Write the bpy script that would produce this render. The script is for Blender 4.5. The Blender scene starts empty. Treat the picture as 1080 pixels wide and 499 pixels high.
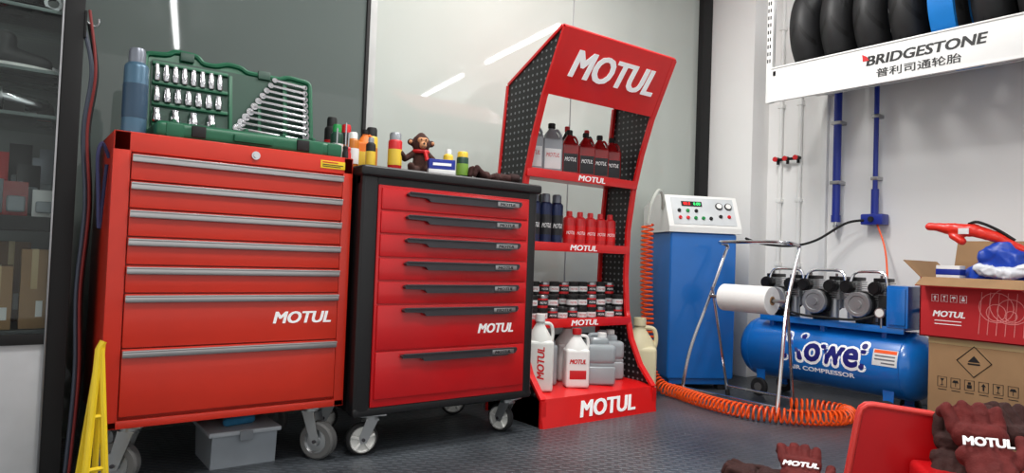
import bpy,bmesh,math,random
from mathutils import Vector,Matrix,noise
random.seed(4)
S=bpy.context.scene; COL=S.collection
def lin(c):
    return tuple(((v/255)/12.92 if v/255<=.04045 else ((v/255+.055)/1.055)**2.4) for v in c)
MC={}
def M(name,rgb,rough=.5,metal=0.,var=.08,scale=8.,bump=0.,bscale=60.,emit=0.,coat=0.,trans=0.):
    if name in MC: return MC[name]
    m=bpy.data.materials.new(name); m.use_nodes=True; nt=m.node_tree; b=nt.nodes['Principled BSDF']
    c=lin(rgb)
    b.inputs['Roughness'].default_value=rough; b.inputs['Metallic'].default_value=metal
    tc=nt.nodes.new('ShaderNodeTexCoord'); n=nt.nodes.new('ShaderNodeTexNoise'); n.inputs['Scale'].default_value=scale; n.inputs['Detail'].default_value=3
    nt.links.new(tc.outputs['Object'],n.inputs['Vector'])
    r=nt.nodes.new('ShaderNodeMapRange'); r.inputs['From Min'].default_value=.3;r.inputs['From Max'].default_value=.7
    r.inputs['To Min'].default_value=1-var; r.inputs['To Max'].default_value=1+var
    nt.links.new(n.outputs['Fac'],r.inputs['Value'])
    v=nt.nodes.new('ShaderNodeVectorMath'); v.operation='SCALE'; v.inputs[0].default_value=c
    nt.links.new(r.outputs['Result'],v.inputs['Scale']); nt.links.new(v.outputs['Vector'],b.inputs['Base Color'])
    if coat: b.inputs['Coat Weight'].default_value=coat; b.inputs['Coat Roughness'].default_value=.08
    if trans: b.inputs['Transmission Weight'].default_value=trans
    if emit:
        b.inputs['Emission Color'].default_value=(*c,1); b.inputs['Emission Strength'].default_value=emit
    if bump:
        n2=nt.nodes.new('ShaderNodeTexNoise'); n2.inputs['Scale'].default_value=bscale
        nt.links.new(tc.outputs['Object'],n2.inputs['Vector'])
        bu=nt.nodes.new('ShaderNodeBump'); bu.inputs['Strength'].default_value=bump; bu.inputs['Distance'].default_value=.004
        nt.links.new(n2.outputs['Fac'],bu.inputs['Height']); nt.links.new(bu.outputs['Normal'],b.inputs['Normal'])
    MC[name]=m; return m
# ---------- ops (each returns a fn(bm)) ----------
def B(a,b,bev=.003,seg=2):
    def f(bm):
        a_=Vector([min(a[i],b[i]) for i in range(3)]); b_=Vector([max(a[i],b[i]) for i in range(3)])
        bmesh.ops.create_cube(bm,size=1); s=b_-a_; c=(a_+b_)/2
        for v in bm.verts: v.co=Vector((v.co.x*s.x,v.co.y*s.y,v.co.z*s.z))+c
        w=min(bev,min(s)*.45)
        if w>0: bmesh.ops.bevel(bm,geom=bm.edges[:],offset=w,segments=seg,affect='EDGES',profile=.6)
    return f
def C(p0,p1,r,r2=None,seg=20,bev=0):
    def f(bm):
        A=Vector(p0);D=Vector(p1)-A;L=D.length
        bmesh.ops.create_cone(bm,cap_ends=True,segments=seg,radius1=r,radius2=r if r2 is None else r2,depth=L)
        if bev:
            es=[e for e in bm.edges if any(len(fc.verts)>4 for fc in e.link_faces)]
            bmesh.ops.bevel(bm,geom=es,offset=bev,segments=2,affect='EDGES')
        q=D.to_track_quat('Z','Y').to_matrix().to_4x4()
        bm.transform(Matrix.Translation(A+D/2)@q)
    return f
def L(prof,o=(0,0,0),ax='Z',seg=28):
    def f(bm):
        rings=[]
        for r,z in prof:
            if r<1e-5: rings.append([bm.verts.new((0,0,z))])
            else: rings.append([bm.verts.new((r*math.cos(2*math.pi*i/seg),r*math.sin(2*math.pi*i/seg),z)) for i in range(seg)])
        for A,D in zip(rings[:-1],rings[1:]):
            for i in range(seg):
                j=(i+1)%seg
                if len(A)==1 and len(D)==1: continue
                if len(A)==1: bm.faces.new((A[0],D[i],D[j]))
                elif len(D)==1: bm.faces.new((A[i],A[j],D[0]))
                else: bm.faces.new((A[i],A[j],D[j],D[i]))
        if len(rings[0])>1 and prof[0]!=prof[-1]: bm.faces.new(rings[0][::-1])
        if len(rings[-1])>1 and prof[0]!=prof[-1]: bm.faces.new(rings[-1])
        R={'Z':Matrix.Identity(4),'Y':Matrix.Rotation(-math.pi/2,4,'X'),'X':Matrix.Rotation(math.pi/2,4,'Y')}[ax]
        bm.transform(Matrix.Translation(o)@R)
    return f
def cat(pts,n=6,closed=False):
    P=[Vector(p) for p in pts]; out=[]
    N=len(P)
    rng=range(N if closed else N-1)
    for i in rng:
        if closed: p0,p1,p2,p3=P[i-1],P[i],P[(i+1)%N],P[(i+2)%N]
        else: p0,p1,p2,p3=P[max(i-1,0)],P[i],P[i+1],P[min(i+2,N-1)]
        for k in range(n):
            t=k/n
            out.append(.5*((2*p1)+(p2-p0)*t+(2*p0-5*p1+4*p2-p3)*t*t+(3*p1-p0-3*p2+p3)*t**3))
    if not closed: out.append(P[-1])
    return out
def T(pts,r,seg=8,closed=False,flat=None):
    def f(bm):
        P=[Vector(p) for p in pts];N=len(P);rings=[];up=None
        for i,p in enumerate(P):
            if closed: d=P[(i+1)%N]-P[i-1]
            else: d=P[min(i+1,N-1)]-P[max(i-1,0)]
            d.normalize()
            if up is None: up=Vector((0,0,1)) if abs(d.z)<.9 else Vector((0,1,0))
            s=d.cross(up)
            if s.length<1e-4: s=d.orthogonal()
            s.normalize(); u=s.cross(d).normalized(); up=u
            rings.append([bm.verts.new(p+(s*math.cos(a)*(flat or 1)+u*math.sin(a))*r) for a in [2*math.pi*k/seg for k in range(seg)]])
        for i in range(N if closed else N-1):
            A=rings[i];D=rings[(i+1)%N]
            for k in range(seg): bm.faces.new((A[k],A[(k+1)%seg],D[(k+1)%seg],D[k]))
        if not closed: bm.faces.new(rings[0][::-1]); bm.faces.new(rings[-1])
    return f
def PX(pts,x0,x1):  # polygon of (y,z) extruded along x
    def f(bm):
        a=[bm.verts.new((x0,y,z)) for y,z in pts]; b=[bm.verts.new((x1,y,z)) for y,z in pts]
        bm.faces.new(a); bm.faces.new(b[::-1]); n=len(pts)
        for i in range(n): bm.faces.new((a[i],b[i],b[(i+1)%n],a[(i+1)%n]))
    return f
def QD(pts,th=.0015): # quad sheet
    def f(bm):
        P=[Vector(p) for p in pts]; n=(P[1]-P[0]).cross(P[2]-P[0]).normalized()*th
        a=[bm.verts.new(p) for p in P]; b=[bm.verts.new(p+n) for p in P]; k=len(P)
        bm.faces.new(a); bm.faces.new(b[::-1])
        for i in range(k): bm.faces.new((a[i],b[i],b[(i+1)%k],a[(i+1)%k]))
    return f
TXC={}
def txt_raw(s):
    if s in TXC: return TXC[s]
    cu=bpy.data.curves.new('t','FONT'); cu.body=s; cu.extrude=.05; cu.resolution_u=3
    o=bpy.data.objects.new('t',cu); COL.objects.link(o); bpy.context.view_layer.update()
    me=bpy.data.meshes.new_from_object(o.evaluated_get(bpy.context.evaluated_depsgraph_get()))
    vs=[v.co.copy() for v in me.vertices]; fs=[tuple(p.vertices) for p in me.polygons]
    bpy.data.objects.remove(o); bpy.data.curves.remove(cu); bpy.data.meshes.remove(me)
    TXC[s]=(vs,fs); return TXC[s]
# bold = stroke growth as a fraction of letter height
def TX(s,c,right,up,w,h,d=.0012,shear=.22,bold=.05,wrap=None,ring=False):
    def f(bm):
        vs,fs=txt_raw(s)
        if not vs: return
        R=Vector(right).normalized();U=Vector(up).normalized();Nn=R.cross(U)
        x0=min(v.x for v in vs);x1=max(v.x for v in vs);y0=min(v.y for v in vs);y1=max(v.y for v in vs)
        g=bold*h
        if bold<=0: offs=[(0,0)]
        elif ring: offs=[(g*math.cos(a),g*math.sin(a)) for a in [2*math.pi*k/12 for k in range(12)]]+[(0,0)]
        else: offs=[(-g,-g*.4),(g,-g*.4),(-g,g*.4),(g,g*.4),(0,0)]
        for k,(ox,oy) in enumerate(offs):
            nv=[]; dd=d*(1+.02*k)
            for v in vs:
                y=((v.y-y0)/(y1-y0)-.5)*(h-.8*g)+oy; x=((v.x-x0)/(x1-x0)-.5)*(w-2*g)+shear*y+ox; z=(v.z/.05+1)*.5*dd
                if wrap:
                    a=x/wrap; nv.append(bm.verts.new(Vector(c)+U*y+R*(wrap+z)*math.sin(a)+Nn*((wrap+z)*math.cos(a)-wrap)))
                else: nv.append(bm.verts.new(Vector(c)+R*x+U*y+Nn*z))
            for p in fs:
                try: bm.faces.new([nv[i] for i in p])
                except ValueError: pass
    return f
def X(op,mat):
    def f(bm):
        op(bm); bm.transform(mat)
    return f
def P(name,mat,parent,*ops,smooth=35,label=None,mod=None):
    mats=mat if isinstance(mat,(list,tuple)) else [mat]
    main=bmesh.new()
    for op in ops:
        idx=0
        if isinstance(op,tuple): op,idx=op
        t=bmesh.new(); op(t); bmesh.ops.recalc_face_normals(t,faces=t.faces[:])
        for fc in t.faces: fc.material_index=idx
        me=bpy.data.meshes.new('tmp'); t.to_mesh(me); t.free(); main.from_mesh(me); bpy.data.meshes.remove(me)
    xs=[v.co for v in main.verts]
    c=Vector([(min(v[i] for v in xs)+max(v[i] for v in xs))/2 for i in range(3)])
    if parent is None: c.z=min(v.z for v in xs)
    main.transform(Matrix.Translation(-c))
    me=bpy.data.meshes.new(name); main.to_mesh(me); main.free()
    for m in mats: me.materials.append(m)
    o=bpy.data.objects.new(name,me); COL.objects.link(o); o.location=c
    if parent: o.parent=parent
    me.shade_smooth()
    me.set_sharp_from_angle(angle=math.radians(smooth))
    if label: o['label']=label
    return o
def thing(name,label,cat_,loc=(0,0,0),rz=0,group=None,rot=None):
    e=bpy.data.objects.new(name,None); e.empty_display_size=.05; COL.objects.link(e); e.location=loc
    e.rotation_euler=rot or (0,0,rz); e['label']=label; e['category']=cat_
    if group: e['group']=group
    return e
def tag(o,label,cat_,group=None):
    o['label']=label;o['category']=cat_
    if group:o['group']=group
    return o
def struct(o): o['kind']='structure'; return o
def blob(name,mat,parent,caps,vox=.006,ico=2,sm=4,label=None,nz=0,nf=30):
    bm=bmesh.new()
    for p0,p1,r0,r1 in caps:
        p0=Vector(p0);p1=Vector(p1);n=max(2,int((p1-p0).length/(min(r0,r1)*.45))+1)
        for i in range(n):
            t=i/(n-1); p=p0.lerp(p1,t); r=r0+(r1-r0)*t
            bmesh.ops.create_icosphere(bm,subdivisions=ico,radius=r,matrix=Matrix.Translation(p))
            if (p1-p0).length<1e-6: break
    me=bpy.data.meshes.new('b'); bm.to_mesh(me); bm.free()
    o=bpy.data.objects.new('b',me); COL.objects.link(o)
    m=o.modifiers.new('r','REMESH'); m.mode='VOXEL'; m.voxel_size=vox
    s=o.modifiers.new('s','SMOOTH'); s.iterations=sm; s.factor=.5
    bpy.context.view_layer.update()
    me2=bpy.data.meshes.new_from_object(o.evaluated_get(bpy.context.evaluated_depsgraph_get()))
    bpy.data.objects.remove(o); bpy.data.meshes.remove(me)
    if nz:
        nn_=[v.normal.copy() for v in me2.vertices]
        for v,n_ in zip(me2.vertices,nn_):
            q_=v.co*nf; k=noise.noise(q_); k2=1-abs(noise.noise(q_*1.5+Vector((9,3,5))))*2.4
            v.co=v.co+n_*nz*(k*.8+k2*.5-.4)
    xs=[v.co for v in me2.vertices]
    c=Vector([(min(v[i] for v in xs)+max(v[i] for v in xs))/2 for i in range(3)])
    me2.transform(Matrix.Translation(-c)); me2.name=name
    me2.materials.clear(); me2.materials.append(mat); me2.shade_smooth()
    o=bpy.data.objects.new(name,me2); COL.objects.link(o); o.location=c
    if parent:o.parent=parent
    if label:o['label']=label
    return o
def dup(root,loc,rz=None,label=None,base=None):
    def cp(o,par):
        n=o.copy(); COL.objects.link(n)
        if par: n.parent=par; n.matrix_parent_inverse=o.matrix_parent_inverse.copy()
        for ch in list(o.children): cp(ch,n)
        return n
    n=cp(root,None); n.location=loc
    if rz is not None: n.rotation_euler=(0,0,rz)
    if label: n['label']=label
    return n
XR=(1,0,0);ZU=(0,0,1);NY=(0,-1,0)
# ---------- materials ----------
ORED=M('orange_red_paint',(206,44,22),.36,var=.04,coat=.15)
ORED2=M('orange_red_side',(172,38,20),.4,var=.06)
RED=M('red_paint',(200,12,20),.32,var=.05,coat=.2)
SRED=M('stand_red',(222,20,22),.35,var=.04,coat=.2)
CHROME=M('chrome',(215,215,218),.18,1,var=.04)
STEEL=M('brushed_steel',(170,170,172),.32,1,var=.1)
BARM=M('satin_bar',(190,188,188),.3,1,var=.05)
ZINC=M('zinc',(175,178,180),.4,.9,var=.12)
BLACK=M('black_plastic',(18,18,20),.45,bump=.1,bscale=200)
BLK2=M('matte_black',(12,12,13),.7)
RUB=M('rubber',(30,30,31),.75,bump=.2)
GRUB=M('grey_rubber',(95,95,94),.6)
WHITE=M('white_plastic',(238,238,235),.4,var=.03)
WPAINT=M('white_paint',(240,240,238),.5,var=.02)
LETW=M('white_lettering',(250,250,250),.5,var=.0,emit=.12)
LETR=M('red_lettering',(205,20,28),.5,var=.0)
LETK=M('black_lettering',(18,18,20),.5,var=.0)
DARKH=M('dark_handle',(66,64,68),.35,.3)
GREEN=M('case_green',(18,92,62),.42,var=.1)
DGREEN=M('case_dark_green',(8,58,42),.5)
BLUE=M('blue_paint',(20,108,192),.35,var=.05,coat=.3)
TBLUE=M('tank_blue',(14,112,200),.28,var=.04,coat=.5)
PBLUE=M('pipe_blue',(20,44,146),.35)
CARD=M('cardboard',(158,124,88),.85,var=.08,bump=.1)
CARDR=M('red_carton',(196,34,40),.7,var=.06)
YEL=M('yellow',(235,200,30),.45)
ORNG=M('orange_hose',(250,90,16),.4)
CLOUD=M('translucent_white',(226,227,222),.35,var=.04)
CLEARG=M('clear_grey_plastic',(186,194,198),.2,var=.06,trans=.3)
CREAM=M('cream_jug',(226,216,178),.4,var=.05)
SILV=M('silver_bottle',(150,153,158),.35,.3)
def perf():
    m=bpy.data.materials.new('perforated_black'); m.use_nodes=True; nt=m.node_tree; b=nt.nodes['Principled BSDF']
    b.inputs['Roughness'].default_value=.45
    g=nt.nodes.new('ShaderNodeNewGeometry'); sc=nt.nodes.new('ShaderNodeVectorMath'); sc.operation='SCALE'; sc.inputs['Scale'].default_value=34
    nt.links.new(g.outputs['Position'],sc.inputs[0]); fr=nt.nodes.new('ShaderNodeVectorMath'); fr.operation='FRACTION'; nt.links.new(sc.outputs[0],fr.inputs[0])
    su=nt.nodes.new('ShaderNodeVectorMath'); su.operation='SUBTRACT'; su.inputs[1].default_value=(.5,.5,.5); nt.links.new(fr.outputs[0],su.inputs[0])
    mu=nt.nodes.new('ShaderNodeVectorMath'); mu.operation='MULTIPLY'; mu.inputs[1].default_value=(0,1,1); nt.links.new(su.outputs[0],mu.inputs[0])
    le=nt.nodes.new('ShaderNodeVectorMath'); le.operation='LENGTH'; nt.links.new(mu.outputs[0],le.inputs[0])
    lt=nt.nodes.new('ShaderNodeMath'); lt.operation='LESS_THAN'; lt.inputs[1].default_value=.18; nt.links.new(le.outputs['Value'],lt.inputs[0])
    mc=nt.nodes.new('ShaderNodeMix'); mc.data_type='RGBA'; mc.inputs[6].default_value=(.010,.010,.011,1); mc.inputs[7].default_value=(.22,.23,.24,1)
    nt.links.new(lt.outputs[0],mc.inputs[0]); nt.links.new(mc.outputs[2],b.inputs['Base Color'])
    return m
PERF=perf()
def floor_mat():
    m=bpy.data.materials.new('floor_plate'); m.use_nodes=True; nt=m.node_tree; b=nt.nodes['Principled BSDF']
    tc=nt.nodes.new('ShaderNodeTexCoord'); mp=nt.nodes.new('ShaderNodeMapping'); mp.inputs['Rotation'].default_value=(0,0,math.radians(45)); nt.links.new(tc.outputs['Object'],mp.inputs['Vector'])
    ck=nt.nodes.new('ShaderNodeTexBrick'); ck.inputs['Scale'].default_value=1; ck.offset=.5
    ck.inputs['Brick Width'].default_value=.05; ck.inputs['Row Height'].default_value=.025; ck.inputs['Mortar Size'].default_value=.009; ck.inputs['Mortar Smooth'].default_value=.4
    nt.links.new(mp.outputs[0],ck.inputs['Vector'])
    bu=nt.nodes.new('ShaderNodeBump'); bu.inputs['Strength'].default_value=.7; bu.inputs['Distance'].default_value=.003; bu.invert=True
    nt.links.new(ck.outputs['Fac'],bu.inputs['Height']); nt.links.new(bu.outputs[0],b.inputs['Normal'])
    n=nt.nodes.new('ShaderNodeTexNoise'); n.inputs['Scale'].default_value=2.5; n.inputs['Detail'].default_value=5; nt.links.new(tc.outputs['Object'],n.inputs['Vector'])
    cr=nt.nodes.new('ShaderNodeValToRGB'); cr.color_ramp.elements[0].color=(*lin((58,63,68)),1); cr.color_ramp.elements[1].color=(*lin((94,100,106)),1)
    cr.color_ramp.elements[0].position=.3; cr.color_ramp.elements[1].position=.7
    nt.links.new(n.outputs['Fac'],cr.inputs[0])
    mx=nt.nodes.new('ShaderNodeMix'); mx.data_type='RGBA'; mx.blend_type='MULTIPLY'; mx.inputs[7].default_value=(.62,.62,.62,1)
    nt.links.new(ck.outputs['Fac'],mx.inputs[0]); nt.links.new(cr.outputs[0],mx.inputs[6]); nt.links.new(mx.outputs[2],b.inputs['Base Color']); b.inputs['Roughness'].default_value=.36
    return m
def pane_mat(name='clear_door_glass',tint=(.93,.96,.95,1),ior=1.35):
    m=bpy.data.materials.new(name); m.use_nodes=True; nt=m.node_tree; out=nt.nodes['Material Output']
    tr=nt.nodes.new('ShaderNodeBsdfTransparent'); tr.inputs[0].default_value=tint; gl=nt.nodes.new('ShaderNodeBsdfGlossy'); gl.inputs['Roughness'].default_value=.02
    fr=nt.nodes.new('ShaderNodeFresnel'); fr.inputs[0].default_value=ior; mx=nt.nodes.new('ShaderNodeMixShader')
    nt.links.new(fr.outputs[0],mx.inputs[0]); nt.links.new(tr.outputs[0],mx.inputs[1]); nt.links.new(gl.outputs[0],mx.inputs[2]); nt.links.new(mx.outputs[0],out.inputs['Surface'])
    return m
# ---------- room ----------
YB=2.86; XRW=3.92
struct(P('floor',floor_mat(),None,B((-1.6,-2.6,-.05),(XRW+.1,YB+.1,0),0)))
WALLW=M('wall_paint',(242,241,239),.6,var=.02,scale=2,bump=.05,bscale=120)
struct(P('ceiling',M('ceiling_paint',(225,225,225),.8),None,B((-1.6,-2.6,2.7),(XRW+.1,YB+.1,2.76),0)))
struct(P('wall_right',WALLW,None,B((XRW,-2.6,0),(XRW+.1,YB,2.7),0)))
struct(P('wall_back',M('wall_back_paint',(60,62,62),.6),None,B((-1.6,YB+.02,0),(XRW+.1,YB+.1,2.7),0)))
struct(P('window_1',M('dark_glass_panel',(94,103,100),.03,var=.06,scale=1.2),None,B((-1.6,YB,0),(1.27,YB+.02,2.7),0)))
struct(P('window_2',M('pale_glass_panel',(178,184,178),.03,var=.06,scale=.8),None,B((1.32,YB,0),(3.64,YB+.02,2.7),0)))
struct(P('trim_1',BLK2,None,B((1.27,YB-.012,0),(1.286,YB+.02,2.7),.002)))
struct(P('trim_2',M('trim_grey',(176,178,176),.5),None,B((1.286,YB-.010,0),(1.32,YB+.02,2.7),.002)))
struct(P('trim_3',BLK2,None,B((3.64,YB-.04,0),(3.735,YB+.02,2.7),.004)))
struct(P('trim_4',STEEL,None,B((2.52,YB-.003,0),(2.526,YB+.02,2.7),0)))
struct(P('wall_column',WALLW,None,B((3.74,2.5,0),(XRW,YB,2.7),.003)))
struct(P('baseboard_right',M('baseboard_grey',(120,122,125),.5),None,B((XRW-.012,-2.6,0),(XRW,2.5,.08),.002)))
# ---------- red 7 drawer cabinet ----------
def caster(parent,x,y,zt,r,wm,hub,ang,fork=ZINC,w=.028,hr=.62):
    c=bpy.data.objects.new('caster',None); c.empty_display_size=.03; COL.objects.link(c); c.parent=parent; c.location=(x,y,zt); c.rotation_euler=(0,0,ang)
    off=.03; zc=-(zt-r)
    P('mounting_plate',fork,c,B((-.045,-.035,-.006),(.045,.035,0),.002),C((0,0,-.02),(0,0,-.005),.026))
    sh=[]
    for s in(-1,1):
        y0=s*(w/2+.004)
        sh.append(X(PX([(-.022,-.018),(.022,-.018),(off+.014,zc+.006),(off+.008,zc-.014),(off-.012,zc-.012)],y0-.0015,y0+.0015),Matrix.Rotation(-math.pi/2,4,'Z')))
    P('fork',fork,c,*sh,B((-.024,-w/2-.005,-.024),(.024,w/2+.005,-.017),.002))
    sp=[]
    if hr>.7:
        for k in range(5):
            a=2*math.pi*k/5+.3
            for s in(-1,1): sp.append((C((off+.012*math.cos(a),s*(w/2-.002),zc+.012*math.sin(a)),(off+r*hr*math.cos(a),s*(w/2-.002),zc+r*hr*math.sin(a)),.0055,seg=6),1))
    P('wheel',[wm,hub,DARKH],c,L([(r*hr,-w/2),(r-.006,-w/2),(r,-w/2+.006),(r,w/2-.006),(r-.006,w/2),(r*hr,w/2),(r*hr,-w/2)],(off,0,zc),'Y'),
      (L([(0,-w/2-.002),(.014,-w/2-.002),(.016,-w/2+.006),(r*hr*.9,-w/2+.007),(r*hr+.002,-w/2-.001),(r*hr+.002,w/2+.001),(r*hr*.9,w/2-.007),(.016,w/2-.006),(.014,w/2+.002),(0,w/2+.002)],(off,0,zc),'Y'),1),
      (C((off,-w/2-.012,zc),(off,w/2+.012,zc),.006,seg=10),2),*sp)
    return c
YA=2.17; q=lambda z:.7+(z-.7)*.952; ZA=q(1.03)
A=thing('tool_cabinet','orange-red steel roller tool cabinet with seven drawers and chrome handle strips','tool cabinet',(.585,YA,0))
W=.355; zb=q(.15)
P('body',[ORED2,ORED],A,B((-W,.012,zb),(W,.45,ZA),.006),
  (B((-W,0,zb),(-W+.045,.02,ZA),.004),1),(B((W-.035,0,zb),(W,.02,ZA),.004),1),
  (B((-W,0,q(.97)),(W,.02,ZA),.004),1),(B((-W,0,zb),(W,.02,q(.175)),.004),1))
tops=[q(v) for v in(.965,.883,.80,.716,.632,.548,.385,.182)]
for i in range(7):
    z1=tops[i];z0=tops[i+1]+.004
    d=P('drawer',ORED,A,B((-W+.047,-.004,z0),(W-.037,.014,z1),.003))
    hd=P('handle',BARM,d,B((-W+.047,-.016,z1-.024),(W-.037,-.003,z1-.004),.003,2),B((-W+.047,-.019,z1-.009),(W-.037,-.010,z1-.003),.002))
    hd.location-=d.location; hd['label']='chrome full-width handle strip'
    if i==5:
        t=P('lettering',LETW,d,TX('MOTUL',(.205,-.0045,q(.468)),XR,ZU,.19,.038)); t.location-=d.location
P('lock',CHROME,A,C((.03,-.006,q(1.0)),(.03,.004,q(1.0)),.013),C((.03,-.012,q(1.0)),(.03,-.005,q(1.0)),.008))
P('sticker',[YEL,LETK,LETR],A,B((.24,-.0015,q(.985)),(.325,.001,q(1.012)),.0005),(B((.246,-.002,q(1.004)),(.30,-.0014,q(1.008)),0),2),(B((.246,-.002,q(.996)),(.318,-.0014,q(.999)),0),1),(B((.246,-.002,q(.990)),(.31,-.0014,q(.993)),0),1))
for x,y,a in((-.27,.06,2.6),(.27,.06,-.9),(-.27,.39,2.8),(.27,.39,2.5)):
    caster(A,x,y,zb,.062,GRUB,ZINC,a,w=.04)
# ---------- black cabinet ----------
Bc=thing('tool_cabinet','black-framed roller tool cabinet with seven red drawers and dark handles','tool cabinet',(1.335,2.12,0))
W=.38
P('body',BLACK,Bc,B((-W+.01,.02,.14),(W-.01,.46,.97),.02,3),B((-W,0,.14),(-W+.065,.07,.985),.02,3),B((W-.05,0,.14),(W,.07,.985),.02,3),
  B((-W,0,.14),(W,.05,.172),.012,3),B((-W,.005,.925),(W,.05,.97),.006))
P('worktop',BLACK,Bc,B((-W-.010,-.014,.955),(W+.012,.475,.992),.014,3),B((-W+.03,.02,.988),(W-.03,.44,.996),.004))
P('front_frame',RED,Bc,B((-W+.06,.0,.17),(W-.045,.03,.93),.002))
tops=[.925,.845,.764,.683,.602,.521,.362,.196]
for i in range(7):
    z1=tops[i]-.004;z0=tops[i+1]+.001
    d=P('drawer',RED,Bc,B((-W+.07,-.008,z0),(W-.055,.006,z1),.004))
    zc=z1-.022
    prof=[(-.215,.013),(.275,.013),(.28,.004),(.272,-.008),(.24,-.011),(.23,-.016),(-.13,-.016),(-.14,-.005),(-.17,-.003),(-.215,-.002),(-.22,.006)]
    def plate(bm,prof=prof,zc=zc):
        a=[bm.verts.new((x,-.028,zc+z)) for x,z in prof]; b=[bm.verts.new((x,-.006,zc+z*.7)) for x,z in prof]; n=len(prof)
        bm.faces.new(a);bm.faces.new(b[::-1])
        for k in range(n): bm.faces.new((a[k],b[k],b[(k+1)%n],a[(k+1)%n]))
    hd=P('handle',[DARKH,STEEL],d,plate,B((-.215,-.033,zc+.008),(.273,-.026,zc+.014),.002),
      (B((.16,-.0315,zc-.010),(.262,-.027,zc+.008),.002),1),label='dark moulded pull handle with silver name plate')
    hd.location-=d.location
    t=P('name_plate_lettering',LETK,d,TX('MOTUL',(.21,-.0317,zc-.001),XR,ZU,.075,.011,.0006)); t.location-=d.location
    if i==5:
        t=P('lettering',LETW,d,TX('MOTUL',(.19,-.0085,.425),XR,ZU,.165,.036)); t.location-=d.location
WHL=M('white_wheel',(222,222,218),.5)
for x,y,a in((-.29,.05,.6),(.3,.05,-.5),(-.29,.4,.4),(.3,.4,.3)):
    caster(Bc,x,y,.14,.055,RUB,WHL,a+2.4,w=.03,hr=.78)
# ---------- display stand ----------
D=thing('display_stand','tall red floor display stand with perforated black sides and four levels','display stand',(1.79,2.15,0))
SW=.69
front=[(0,0),(0.0,.11),(.085,.2),(.15,.32),(.185,.45),(.20,.62),(.195,.85),(.165,1.05),(.12,1.22),(.06,1.39),(-.065,1.65)]
back=[(.30,1.47),(.33,1.2),(.36,.9),(.37,.5),(.37,0)]
side=front+back
for x in(0,SW-.003):
    P('side_panel',PERF,D,PX(side,x,x+.003),smooth=10,label='perforated black side panel')
def edge(pts,w,x0,x1):
    ops=[]
    for (y0,z0),(y1,z1) in zip(pts[:-1],pts[1:]):
        d=Vector((y1-y0,z1-z0)).normalized(); n=Vector((-d.y,d.x))
        qd=[(y0,z0),(y1,z1),(y1-n.x*w,z1-n.y*w),(y0-n.x*w,z0-n.y*w)]
        ops.append(PX(qd,x0,x1))
    return ops
for x0,x1 in((-.006,.022),(SW-.022,SW+.006)):
    P('edge_trim',SRED,D,*edge(front,-.012,x0,x1),*edge([front[-1],back[0]],-.012,x0,x1),*edge([back[0],back[1],back[2],back[3],back[4]],-.014,x0,x1),smooth=10)
hv=Vector((0,-.125,.26)).normalized()
P('header_panel',SRED,D,PX([(.046,1.395),(-.077,1.65),(-.065,1.662),(.061,1.405)],0,SW),PX([(-.077,1.65),(-.065,1.662),(.30,1.485),(.30,1.475)],0,SW),smooth=10)
nn=Vector((1,0,0)).cross(hv)
cc=Vector((SW/2+.01,-.020,1.53))+nn*.006
P('header_lettering',LETW,D,TX('MOTUL',cc,XR,hv,.52,.12,.004,.2,.045))
for z,yf in((1.08,.155),(.76,.195),(.415,.17)):
    P('shelf',SRED,D,B((.01,yf,z-.012),(SW-.01,.36,z),.002),B((.0,yf-.012,z-.028),(SW,yf+.002,z+.012),.002))
    P('shelf_lettering',LETW,D,TX('MOTUL',(SW/2+.04,yf-.0125,z-.008),XR,ZU,.17,.026,.001))
P('base',SRED,D,PX([(-.02,0),(-.0,.115),(.1,.125),(.37,.125),(.37,0)],0,SW),smooth=10)
bt=Vector((0,.02,.115)).normalized()
P('base_lettering',LETW,D,TX('MOTUL',(SW/2+.04,-.011,.058),XR,bt,.34,.07,.002))
for z in(.3,.8,1.2): P('cross_rail',BLK2,D,B((.01,.34,z),(SW-.01,.355,z+.03),.002))
# ---------- bottles ----------
def can(name,label,loc,r,h,body,capm,labm=None,group=None,text=None,tm=None,shape='can',capr=.7,rz=0,cath=None):
    o=thing(name,label,cath or('spray can' if shape=='can' else 'bottle'),loc,rz,group)
    if shape=='can':
        P('body',body,o,L([(r*.9,0),(r,.004),(r,h*.78),(r*.92,h*.81),(r*.6,h*.85),(r*.3,h*.86)]))
        P('cap',capm,o,L([(r*capr,h*.80),(r*capr,h*.96),(r*capr*.85,h),(0,h)]))
    elif shape=='flat':
        P('body',body,o,B((-r,-r*.6,0),(r,r*.6,h*.72),r*.3,4),X(L([(r*.95,h*.68),(r*.6,h*.8),(r*.3,h*.88),(r*.28,h*.92)]),Matrix.Diagonal((1,.6,1,1))),
          T(cat([(r*.75,0,h*.6),(r*.95,0,h*.75),(r*.6,0,h*.87),(r*.3,0,h*.85)]),r*.14))
        P('cap',capm,o,C((0,0,h*.9),(0,0,h),r*.34,seg=16,bev=.002))
    if labm:
        if shape=='can': P('label',labm,o,L([(r+.0006,h*.2),(r+.0008,h*.21),(r+.0008,h*.58),(r+.0006,h*.59)]))
        else: P('label',labm,o,B((-r*.8,-r*.62,h*.12),(r*.8,-r*.58,h*.5),.0008))
    if text:
        z=h*.38
        if shape=='can': P('label_lettering',tm or LETW,o,TX(text,(0,-r-.001,z),XR,ZU,r*1.5,h*.09,.0006,bold=0,wrap=r))
        else: P('label_lettering',tm or LETW,o,TX(text,(0,-r*.62-.0005,z),XR,ZU,r*1.3,h*.08,.0006,bold=0))
    return o
KR=M('deep_red_oil',(140,14,18),.22,coat=.4); KK=M('dark_label',(30,30,34),.4); WL=M('white_label',(225,225,225),.5)
RL=M('red_label',(200,25,30),.45); BL=M('dark_blue_can',(30,42,80),.35,.3); GR=M('grey_can',(120,125,135),.35,.4)
X0=1.79;Y0=2.15
fl=-.35
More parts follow.
